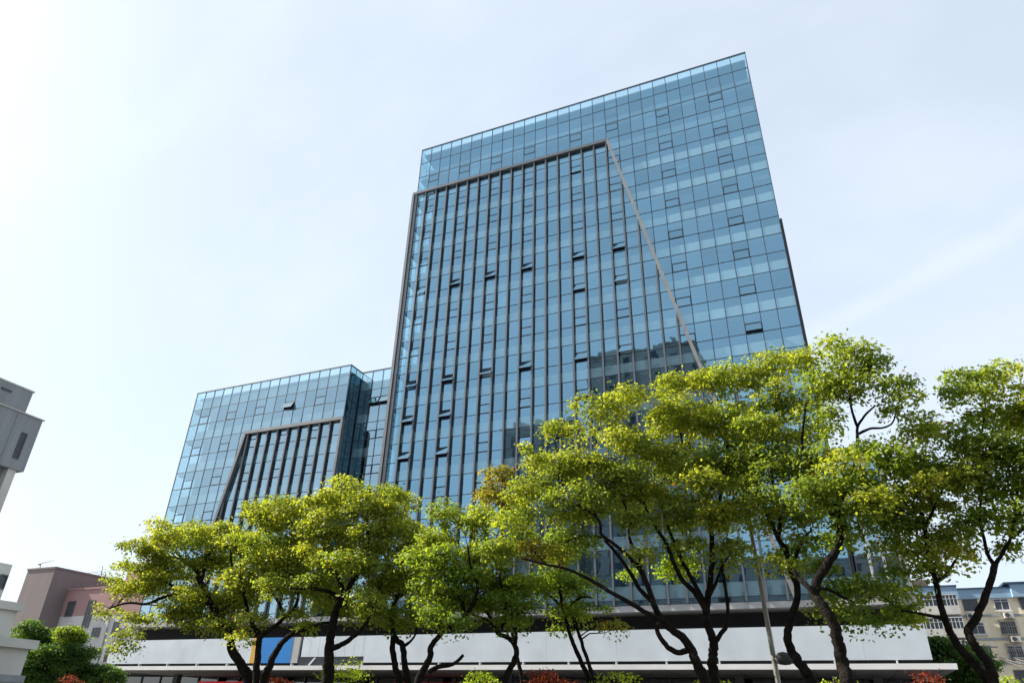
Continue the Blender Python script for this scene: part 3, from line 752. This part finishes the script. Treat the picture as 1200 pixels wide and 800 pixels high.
tree(NT, 'leftmost street tree, yellow-green, its long limb reaching over the pink building', 'tree', 17.5,
     [([(293, 800), (283, 780), (271, 758), (272, 740), (262, 729), (247, 707), (241, 692), (231, 676)], 12, 5, 0, True),
      ([(247, 707), (226, 698), (211, 696), (190, 700), (172, 707), (150, 706), (128, 712)], 6, 2, -.8, False),
      ([(241, 692), (236, 680), (229, 668), (212, 655), (190, 650)], 5, 2, .8, False),
      ([(233, 690), (239, 671), (240, 656), (252, 640), (256, 622)], 4, 2, .3, False),
      ([(211, 696), (200, 685), (182, 672), (165, 662)], 4, 1.5, .5, False),
      ([(272, 742), (255, 728), (240, 722), (220, 728)], 4, 1.5, -.6, False)],
     [(140, 664, 18, 10, y_), (172, 648, 34, 20, y_), (212, 630, 36, 20, y_), (255, 628, 38, 24, y_), (245, 660, 42, 24, g_, .5), (150, 690, 32, 12, y_), (118, 714, 22, 10, y_),
      (190, 685, 42, 22, y_, .4), (235, 700, 44, 24, y_), (205, 722, 38, 14, y_), (145, 744, 13, 10, y_), (147, 762, 7, 8, y_), (258, 732, 30, 11, y_), (165, 727, 18, 10, y_), (290, 640, 32, 26, y_), (275, 705, 30, 20, y_, .6), (185, 668, 30, 16, y_, .3), (230, 730, 24, 10, y_)], G)
tree(NT, 'second street tree from the left, forked, standing in front of the blue fascia panel', 'tree', 17.0,
     [([(299.5, 800), (301, 775), (304, 746), (298, 735), (290, 715), (287, 700), (280, 688)], 9, 3, .5, True),
      ([(308, 800), (315, 782), (323, 764), (333, 750), (345, 741), (360, 736), (378, 730), (395, 728)], 10, 3, -.3, True),
      ([(304, 748), (315, 738), (331, 725), (328, 708), (315, 690), (300, 678)], 6, 2.5, .6, False),
      ([(331, 725), (345, 712), (350, 690), (345, 665), (350, 640)], 5, 2, .2, False),
      ([(287, 702), (283, 680), (272, 662), (270, 640)], 4, 2, 0, False)],
     [(310, 612, 34, 24, y_), (345, 603, 30, 22, y_), (325, 645, 46, 28, g_), (345, 690, 44, 22, g_), (300, 690, 36, 24, y_, .6), (290, 728, 12, 9, y_), (285, 750, 11, 13, y_, 0, .5), (345, 665, 30, 18, y_), (335, 722, 24, 8, g_), (370, 680, 22, 20, g_, .5), (310, 665, 30, 20, y_), (362, 735, 22, 7, g_)], G)
tree(NT, 'third street tree from the left with a thick straight trunk and spreading arms', 'tree', 16.6,
     [([(384, 800), (385, 775), (386, 755), (389, 737), (395, 712), (405, 697), (413, 680), (420, 665)], 14, 5, 0, True),
      ([(397, 700), (388, 694), (379, 691), (362, 689), (346, 689), (332, 685)], 6, 2, -.5, False),
      ([(390, 759), (400, 755), (412, 747), (424, 736), (433, 723), (438, 706), (443, 694)], 7, 3, -.2, False),
      ([(404, 700), (398, 680), (385, 660), (380, 640), (385, 615)], 6, 2, .6, False),
      ([(413, 682), (425, 665), (432, 640), (430, 610)], 5, 2, 0, False),
      ([(398, 704), (412, 702), (425, 700)], 4, 1.5, .3, False)],
     [(380, 592, 26, 20, y_), (412, 580, 26, 17, y_), (437, 596, 24, 20, y_), (395, 622, 40, 26, y_), (432, 632, 34, 28, y_), (385, 655, 38, 22, y_), (430, 670, 36, 24, g_), (380, 690, 32, 16, g_, .4), (400, 715, 44, 14, g_, .6), (365, 620, 18, 20, y_), (435, 712, 26, 16, g_)], G)
tree(NT, 'street tree with a twin trunk rising just left of the dead snapped branch', 'tree', 17.4,
     [([(468, 800), (463, 780), (460, 758), (461, 746), (459, 722), (464, 701), (472, 684), (470, 660)], 8, 4, 0, True),
      ([(478, 800), (474, 778), (472, 757), (466, 750), (461, 744)], 8, 6, 0, True),
      ([(473, 757), (482, 750), (488, 741)], 4, 2, -.2, False),
      ([(464, 701), (480, 692), (500, 688), (520, 690)], 4, 2, .3, False),
      ([(470, 662), (478, 640), (470, 615), (474, 595)], 4, 1.5, 0, False)],
     [(468, 586, 24, 16, y_), (470, 612, 30, 24, y_), (480, 645, 34, 26, g_), (462, 684, 36, 22, y_), (490, 690, 34, 22, g_), (455, 722, 34, 14, y_), (492, 720, 26, 12, d_), (505, 640, 14, 18, g_), (500, 665, 20, 18, d_, .4), (445, 690, 20, 18, g_), (480, 735, 24, 8, d_)], G)
tree(NT, 'slanting street tree with a bare snapped side branch over the fascia', 'tree', 16.2,
     [([(490, 800), (496, 785), (504, 770), (505, 758), (512, 748), (520, 739), (532, 733), (545, 722), (560, 700)], 9, 4, .2, True),
      ([(504, 786), (513, 781), (526, 779), (535, 775), (543, 767)], 6, 3.5, 0, False),
      ([(545, 722), (540, 700), (528, 680), (520, 655)], 5, 2, .3, False),
      ([(548, 718), (560, 690), (552, 665), (548, 640)], 4, 2, -.3, False)],
     [(520, 606, 26, 20, g_), (512, 636, 24, 24, g_), (528, 665, 30, 28, d_), (530, 700, 36, 18, d_), (515, 722, 34, 12, d_), (495, 660, 14, 18, d_), (545, 680, 22, 20, d_), (500, 700, 22, 18, d_), (548, 735, 26, 8, d_)], G)
tree(NT, 'street tree with a trunk bending left above the lime bush', 'tree', 17.2,
     [([(592, 800), (598, 783), (605, 768), (604, 757), (596, 747), (583, 741), (576, 725), (568, 712), (556, 692), (550, 678)], 8, 3, 0, True),
      ([(604, 757), (605, 742), (606, 725), (604, 705)], 4, 2.5, .4, False),
      ([(576, 728), (560, 722), (540, 712), (525, 700)], 4, 2, .3, False),
      ([(583, 741), (592, 725), (590, 700), (585, 675)], 4, 2, -.4, False)],
     [(566, 615, 24, 26, g_), (560, 648, 26, 26, g_), (575, 682, 36, 22, d_), (560, 712, 34, 16, d_), (602, 712, 34, 18, d_), (608, 690, 22, 16, d_), (590, 655, 20, 18, g_), (600, 732, 20, 7, d_)], G)
tree(NT, 'dark green street tree on two thin parallel stems beside the red maple bush', 'tree', 18.4,
     [([(690, 800), (681, 775), (673, 757), (667, 740), (662, 722), (658, 705), (655, 680)], 6, 3.5, 0, True),
      ([(697, 800), (690, 778), (683, 757), (677, 738), (670, 720), (662, 706)], 5, 3.5, 0, True),
      ([(660, 712), (645, 698), (632, 690)], 4, 1.5, 0, False), ([(663, 715), (680, 700), (695, 700)], 4, 1.5, 0, False)],
     [(655, 650, 28, 30, d_), (640, 690, 34, 20, d_), (678, 685, 26, 18, d_), (665, 718, 40, 14, d_), (700, 720, 24, 12, d_), (712, 735, 15, 5, ru), (648, 735, 20, 7, d_)], G)
tree(NT, 'leaning street tree with long arms sweeping left and a looping limb', 'tree', 16.0,
     [([(826, 800), (818, 780), (812, 765), (802, 748), (788, 738), (777, 727), (768, 712), (764, 700), (756, 678), (745, 660)], 13, 5, 0, True),
      ([(806, 761), (795, 764), (783, 758), (775, 748), (770, 738), (772, 730)], 7, 5, -.4, False),
      ([(777, 727), (765, 722), (755, 716), (735, 704), (715, 693), (697, 682), (680, 673), (660, 665), (640, 661), (610, 653)], 7, 2.5, -1.0, False),
      ([(745, 662), (735, 650), (718, 636), (705, 626), (703, 612), (692, 600), (672, 590), (655, 583)], 5, 2, -.5, False),
      ([(705, 629), (680, 628), (660, 636)], 3.5, 1.5, -.3, False),
      ([(766, 706), (750, 690), (735, 665), (720, 645), (708, 632)], 6, 3, .4, False),
      ([(756, 678), (748, 655), (738, 630), (735, 600), (725, 575)], 5, 2, .6, False),
      ([(672, 590), (660, 570), (655, 540), (650, 515)], 3, 1.2, 0, False),
      ([(640, 661), (625, 645), (612, 635)], 3, 1.2, 0, False)],
     [(648, 502, 18, 14, y_), (688, 482, 22, 13, y_), (672, 505, 16, 12, y_), (728, 470, 26, 16, y_), (715, 488, 18, 10, y_), (632, 535, 24, 22, y_), (665, 552, 34, 24, y_), (622, 580, 28, 26, y_),
      (700, 545, 30, 20, y_), (655, 600, 42, 22, g_), (700, 590, 34, 22, g_), (612, 625, 34, 20, g_), (672, 635, 36, 16, g_), (728, 560, 26, 30, g_), (735, 520, 22, 22, y_), (590, 650, 24, 18, g_), (638, 648, 30, 14, ru), (757, 655, 18, 13, g_), (745, 610, 24, 18, g_)], G)
tree(NT, 'thin rusty-leaved street tree showing between the greener crowns, brownest of the row', 'tree', 20.5,
     [([(612, 800), (606, 770), (598, 730), (592, 690), (590, 640), (586, 600)], 5, 2, 0, True)],
     [(588, 560, 22, 15, ru, 0, .8), (572, 585, 18, 18, ru, 0, .8), (600, 590, 18, 18, ru)], G)
tree(NT, 'street tree left of the lamp post with four upright forks and sunlit crown', 'tree', 16.8,
     [([(837, 800), (835, 778), (836, 762), (835, 748), (829, 730), (828, 715), (831, 690), (834, 665), (834, 635), (832, 605)], 13, 5, 0, True),
      ([(829, 718), (820, 702), (811, 690), (800, 680), (790, 660), (780, 635), (765, 612), (755, 590), (750, 570)], 8, 2.5, -.4, False),
      ([(838, 752), (845, 742), (852, 731), (853, 712), (850, 688), (846, 662), (846, 640)], 6, 3, .3, False),
      ([(831, 698), (840, 680), (848, 660), (862, 640)], 5, 2, 0, False),
      ([(828, 710), (812, 680), (795, 648), (780, 610), (770, 580), (752, 565)], 6, 2.5, .5, False),
      ([(832, 610), (825, 580), (810, 550), (800, 520), (795, 495)], 5, 2, 0, False),
      ([(834, 612), (845, 580), (850, 550), (852, 520), (845, 490)], 5, 2, .3, False),
      ([(755, 592), (745, 570), (738, 552)], 3, 1.5, 0, False)],
     [(790, 458, 26, 18, y_), (825, 438, 32, 18, y_), (853, 450, 22, 20, g_), (775, 492, 30, 22, y_), (810, 495, 34, 26, y_), (848, 500, 32, 28, g_), (780, 540, 36, 26, y_), (820, 555, 34, 28, g_), (855, 550, 28, 28, d_),
      (765, 585, 32, 22, y_), (800, 605, 34, 22, g_), (840, 605, 30, 24, y_, -.4), (865, 595, 20, 22, g_), (825, 575, 24, 20, y_, -.8), (868, 560, 22, 24, g_, .8), (866, 520, 22, 22, g_, .8), (868, 480, 20, 18, g_, .8), (800, 635, 24, 14, g_), (862, 615, 22, 12, g_, .6), (735, 590, 20, 24, g_), (795, 672, 24, 20, 'lime', .8), (738, 672, 10, 8, 'lime', .4), (858, 645, 20, 16, g_), (850, 662, 18, 8, g_), (785, 640, 20, 12, g_)], G)
tree(NT, 'crooked street tree just right of the lamp post with a wavy trunk', 'tree', 16.4,
     [([(951, 800), (944, 786), (935, 774), (928, 762), (923, 748), (925, 732), (931, 712), (935, 692), (928, 668), (921, 645), (912, 630), (904, 612)], 13, 5, 0, True),
      ([(928, 664), (935, 645), (942, 630), (950, 622)], 5, 2, .3, False),
      ([(904, 614), (895, 590), (885, 560), (878, 530), (875, 500)], 5, 2, 0, False),
      ([(912, 632), (915, 600), (905, 560), (905, 520), (910, 480), (912, 450)], 5, 1.8, .4, False)],
     [(880, 440, 26, 20, y_), (915, 430, 28, 20, y_), (895, 470, 30, 22, g_), (925, 470, 30, 24, y_), (885, 510, 26, 26, g_), (920, 515, 34, 26, y_), (900, 555, 36, 24, g_), (940, 560, 30, 26, g_), (905, 595, 34, 20, g_), (940, 605, 34, 18, g_), (895, 625, 22, 13, g_), (930, 632, 20, 12, g_), (955, 500, 16, 20, g_), (878, 575, 22, 18, g_), (872, 545, 20, 20, g_), (880, 600, 20, 14, g_), (925, 650, 22, 12, d_, .6), (960, 640, 18, 14, d_, .5), (905, 658, 14, 12, g_), (930, 668, 14, 8, g_)], G)
tree(NT, 'tall street tree with the thickest leaning trunk and a high airy crown against open sky', 'tree', 15.6,
     [([(993, 800), (989, 782), (985, 765), (981, 748), (976, 728), (966, 712), (955, 696), (960, 676), (973, 655), (984, 634), (982, 610), (978, 588)], 16, 8, 0, True),
      ([(958, 698), (948, 688), (937, 678), (930, 668)], 7, 5, .2, False),
      ([(982, 612), (968, 590), (962, 565), (950, 540), (940, 525), (942, 495), (945, 470)], 6, 2.2, .3, False),
      ([(957, 690), (970, 690), (985, 698), (1000, 705)], 5, 2, 1.2, False),
      ([(980, 600), (992, 570), (1003, 540), (1005, 515), (1005, 500), (1015, 485), (1026, 475)], 6, 2, .4, False),
      ([(1006, 508), (1020, 502), (1035, 501), (1046, 495), (1050, 482)], 3.5, 1.5, .2, False),
      ([(1005, 500), (998, 480), (995, 455), (990, 435)], 3.5, 1.5, .2, False),
      ([(985, 605), (1010, 585), (1040, 570)], 5, 2, 0, False)],
     [(945, 425, 22, 17, y_), (978, 418, 26, 18, g_), (960, 455, 32, 22, g_), (1005, 430, 24, 16, g_), (1035, 432, 26, 14, g_), (1062, 452, 22, 15, d_), (990, 462, 24, 18, g_), (1020, 462, 24, 12, g_, 0, .6), (1060, 480, 20, 14, g_, 0, .8), (1040, 485, 12, 8, g_, 0, .5), (975, 500, 20, 20, g_, 0, .8),
      (965, 540, 26, 22, g_), (1000, 570, 40, 24, d_), (1040, 545, 34, 20, d_), (960, 585, 34, 24, g_), (1005, 610, 34, 20, d_), (985, 555, 20, 14, y_, -.5), (985, 640, 26, 12, d_, .5), (975, 672, 22, 14, d_, 1.0), (990, 700, 30, 18, d_, 1.2), (970, 722, 20, 12, g_, 1.0), (1005, 728, 28, 11, d_, 1.2), (950, 590, 20, 18, g_), (1025, 590, 20, 14, y_, -.5), (1020, 530, 26, 10, d_)], G)
tree(NT, 'slim street tree right of the podium corner with one long low arm to the left', 'tree', 16.4,
     [([(1160, 800), (1152, 790), (1138, 773), (1125, 759), (1118, 748), (1112, 737), (1106, 721), (1101, 702), (1097, 683), (1092, 665), (1086, 640), (1084, 615), (1080, 600)], 12, 4, 0, True),
      ([(1105, 724), (1095, 722), (1081, 719), (1070, 717), (1055, 715)], 5, 2, -.2, False),
      ([(1099, 680), (1108, 674), (1116, 662), (1124, 650)], 5, 2, .2, False),
      ([(1084, 620), (1072, 605), (1060, 592), (1045, 580)], 4, 1.5, 0, False),
      ([(1084, 615), (1095, 595), (1105, 570), (1110, 545)], 4, 1.5, .3, False)],
     [(1080, 505, 24, 20, g_), (1075, 545, 30, 26, d_), (1105, 560, 26, 26, g_), (1050, 590, 26, 20, d_), (1095, 600, 34, 22, g_), (1060, 620, 30, 20, d_), (1050, 645, 24, 14, g_), (1120, 625, 26, 20, g_), (1125, 655, 22, 10, y_), (1075, 650, 16, 10, g_, 0, .6), (1090, 672, 10, 6, g_, 0, .7), (1085, 575, 16, 14, y_, -.6), (1030, 690, 28, 16, d_), (1058, 708, 28, 17, d_), (1035, 724, 30, 12, d_), (1078, 722, 16, 13, g_), (1042, 668, 22, 11, d_), (1030, 610, 24, 20, d_), (1100, 640, 20, 14, g_), (1070, 590, 24, 18, g_)], G)
tree(NT, 'rightmost street tree, its kinked trunk crossing the cream apartment block', 'tree', 16.0,
     [([(1165, 800), (1163, 788), (1158, 776), (1150, 766), (1140, 752), (1135, 738), (1144, 724), (1148, 714), (1156, 696), (1162, 677), (1166, 660)], 12, 7, 0, True),
      ([(1165, 662), (1157, 648), (1153, 630), (1148, 605), (1150, 575), (1145, 540)], 5, 2, .3, False),
      ([(1166, 662), (1176, 646), (1185, 628), (1190, 600), (1192, 560)], 5, 2, 0, False),
      ([(1146, 545), (1150, 510), (1155, 480)], 3, 1.4, 0, False), ([(1192, 565), (1200, 530), (1205, 490)], 3.5, 1.5, 0, False),
      ([(1185, 630), (1210, 612), (1235, 600)], 4, 2, 0, False)],
     [(1118, 448, 15, 14, g_), (1128, 475, 26, 24, g_), (1158, 445, 26, 18, g_), (1190, 445, 22, 18, y_), (1165, 482, 32, 24, g_), (1200, 490, 28, 26, g_), (1130, 520, 28, 22, d_), (1168, 530, 36, 26, g_), (1210, 545, 34, 30, d_),
      (1140, 565, 34, 24, g_), (1180, 580, 34, 26, d_), (1150, 608, 34, 20, d_), (1200, 620, 34, 20, d_), (1230, 480, 30, 40, g_), (1190, 640, 24, 12, g_), (1235, 580, 34, 40, g_), (1110, 515, 10, 12, y_)], G)

# trees farther back
BG = 'dark trees behind the street row'
tree('background_tree', 'dense dark green tree beside the stone block in the lower left corner', 'tree', 34,
     [([(60, 800), (60, 780), (62, 760)], 7, 4, 0, True)],
     [(55, 748, 34, 20, k_), (30, 765, 24, 22, k_), (80, 770, 28, 24, k_), (55, 785, 50, 20, k_), (85, 745, 16, 12, 'deep'), (45, 800, 45, 16, k_)], BG, size=.12, per=260, cr=.6, twig=False)
tree('background_tree', 'very dark spiky tree at the left end of the podium canopy', 'tree', 36,
     [([(118, 800), (118, 780)], 5, 3, 0, True)],
     [(110, 785, 14, 12, k_), (128, 792, 18, 14, k_), (102, 797, 16, 10, k_)], BG, size=.12, per=260, cr=.5, twig=False)
tree('background_tree', 'dark tree between the podium corner and the cream apartment block', 'tree', 62,
     [([(1122, 800), (1121, 780)], 4, 3, 0, True)],
     [(1112, 762, 18, 14, k_), (1100, 758, 9, 10, k_), (1130, 775, 20, 18, k_), (1112, 790, 20, 16, k_), (1148, 785, 16, 14, k_), (1140, 798, 26, 10, k_)], BG, size=.2, per=260, cr=.9, twig=False)

# bushes
BR = 'red maple bushes along the planting strip'; BL = 'light green bushes along the planting strip'
def bush(label, cxp, top, wpx, pal, Y, group, nm, cat='bush'):
    h = wpx/2
    q = P(cxp, top+8, Y); s = mpp(q)
    hm = q.z
    blobs = [(cxp, top+h*.55+1, h*.75, h*.50, pal), (cxp-h*.5, top+h*.85, h*.45, h*.35, pal), (cxp+h*.5, top+h*.8, h*.45, h*.4, pal), (cxp, top+h*1.5, h, h*.6, pal)]
    tree(nm, label, cat, Y, [([(cxp, 800), (cxp-.5, 792)], 3, 2, 0, True), ([(cxp, 798), (cxp-h*.4, top+h*.8)], 2, 1, 0, False), ([(cxp, 798), (cxp+h*.4, top+h*.8)], 2, 1, 0, False)],
         blobs, group, 'barkl', dens=1.5, size=.06, per=130, cr=.26, twig=False)
bush('domed dark red maple bush between the street trees, largest of the red ones', 643, 776, 80, 'red', 19.0, BR, 'maple_bush')
bush('red maple bush under the blue fascia panel', 328, 785, 56, 'red', 19.5, BR, 'maple_bush')
bush('orange-red maple bush below the right end of the canopy', 1088, 786, 46, 'red', 19.0, BR, 'maple_bush')
bush('red maple bush in the lower left corner before the dark trees', 84, 790, 40, 'red', 30, BR, 'maple_bush')
bush('tall light green bush behind the thick straight trunk', 401, 768, 62, 'lime', 19.3, BL, 'green_bush')
bush('light green bush left of the big red maple bush', 568, 781, 58, 'lime', 19.0, BL, 'green_bush')
bush('lime green bush right of the big red maple bush', 722, 781, 60, 'lime', 18.6, BL, 'green_bush')
bush('light green bush at the foot of the forked tree left of the lamp post', 840, 791, 56, 'lime', 19, BL, 'green_bush')
bush('small light green bush at the foot of the thickest leaning trunk', 978, 790, 44, 'lime', 19.2, BL, 'green_bush')
bush('pale green bush in the lower right before the cream block', 1180, 790, 44, 'lime', 22, BL, 'green_bush')

# ------------------------------------------------------------ street lamps
LG = 'street lamps among the trees'
Yp = 17.5
q0 = P(912, 800, Yp); qt = P(874.5, 590, Yp)
lp = thing('street_lamp', 'pale leaning street lamp post crossing the white fascia, its top lost in the leaves', 'street lamp', (q0.x, Yp, .14), LG)
bs = Vector((q0.x+.02, Yp, .14)); 
qh = P(866, 500, Yp); qe = P(858, 458, Yp)
MB().tube([bs, q0, qt, qh], [.066, .058, .045, .037], 14).build('pole', M['pole'], lp, smooth=True)
MB().tube([qh, P(865, 480, Yp), P(862, 462, Yp), P(852, 449, Yp), P(845, 447, Yp)], [.05, .045, .04, .04, .04], 10).build('arm', M['pole'], lp, smooth=True)
MB().tube([bs, bs+Vector((0, 0, .35))], [.22, .16], 12).build('base', M['pole'], lp)
hc = P(839.5, 450, Yp); mm_ = mpp(hc)
hd = MB(); pr = [(0, .30), (.10, .29), (.20, .23), (.27, .13), (.29, .0)]
hd.tube([hc+Vector((0, 0, z*1.0)) for r, z in pr[::-1]], [max(r, .01) for r, z in pr[::-1]], 18); hd.build('lamp_head', M['lamp'], lp, smooth=True)
MB().tube([hc+Vector((0, 0, -.02)), hc+Vector((0, 0, -.06)), hc+Vector((0, 0, -.10))], [.25, .22, .1], 18).build('diffuser', M['opal'], lp, smooth=True)
dc = P(916, 771, Yp-.1); dd = MB()
dd.tube([dc+Vector((-.12, 0, 0)), dc+Vector((-.06, 0, 0)), dc+Vector((.05, 0, 0)), dc+Vector((.17, 0, -.01)), dc+Vector((.25, 0, -.02))], [.05, .12, .135, .115, .04], 14)
dd.build('round_fitting', M['greyd'], lp, smooth=True)
MB().tube([dc+Vector((-.2, .1, .0)), dc+Vector((0, .02, .0))], .03).build('bracket', M['pole'], lp)
Yq = 19.5
r0 = P(387.5, 755, Yq)
l2 = thing('street_lamp', 'street lamp with a pale curved arm half hidden behind the thick straight trunk', 'street lamp', (r0.x, Yq, .14), LG)
a1 = P(387.5, 755, Yq); a2 = P(394, 712, Yq); a2.x = a1.x+.0
MB().tube([(a1.x, Yq, .14), (a1.x, Yq, a2.z-.2)], [.1, .07], 12).build('pole', M['pole'], l2, smooth=True)
MB().tube([(a1.x, Yq, a2.z-.2), P(412, 699, Yq), P(428, 694, Yq), P(438, 693, Yq)], [.06, .05, .045, .04], 10).build('arm', M['pole'], l2, smooth=True)
h1_ = P(436, 693.3, Yq); h2_ = P(452, 690.5, Yq)
MB().tube([h1_, h1_.lerp(h2_, .3), h1_.lerp(h2_, .8), h2_], [.05, .12, .11, .04], 12).build('lamp_head', M['lip'], l2, smooth=True)

# ------------------------------------------------------------ render settings
vs = sc.view_settings; vs.view_transform = 'Standard'; vs.look = 'None'; vs.gamma = 1; vs.exposure = 1.25
sc.render.engine = 'CYCLES'
sc.cycles.max_bounces = 6; sc.cycles.transparent_max_bounces = 8; sc.cycles.caustics_reflective = False; sc.cycles.caustics_refractive = False
print('leaves', TOT)
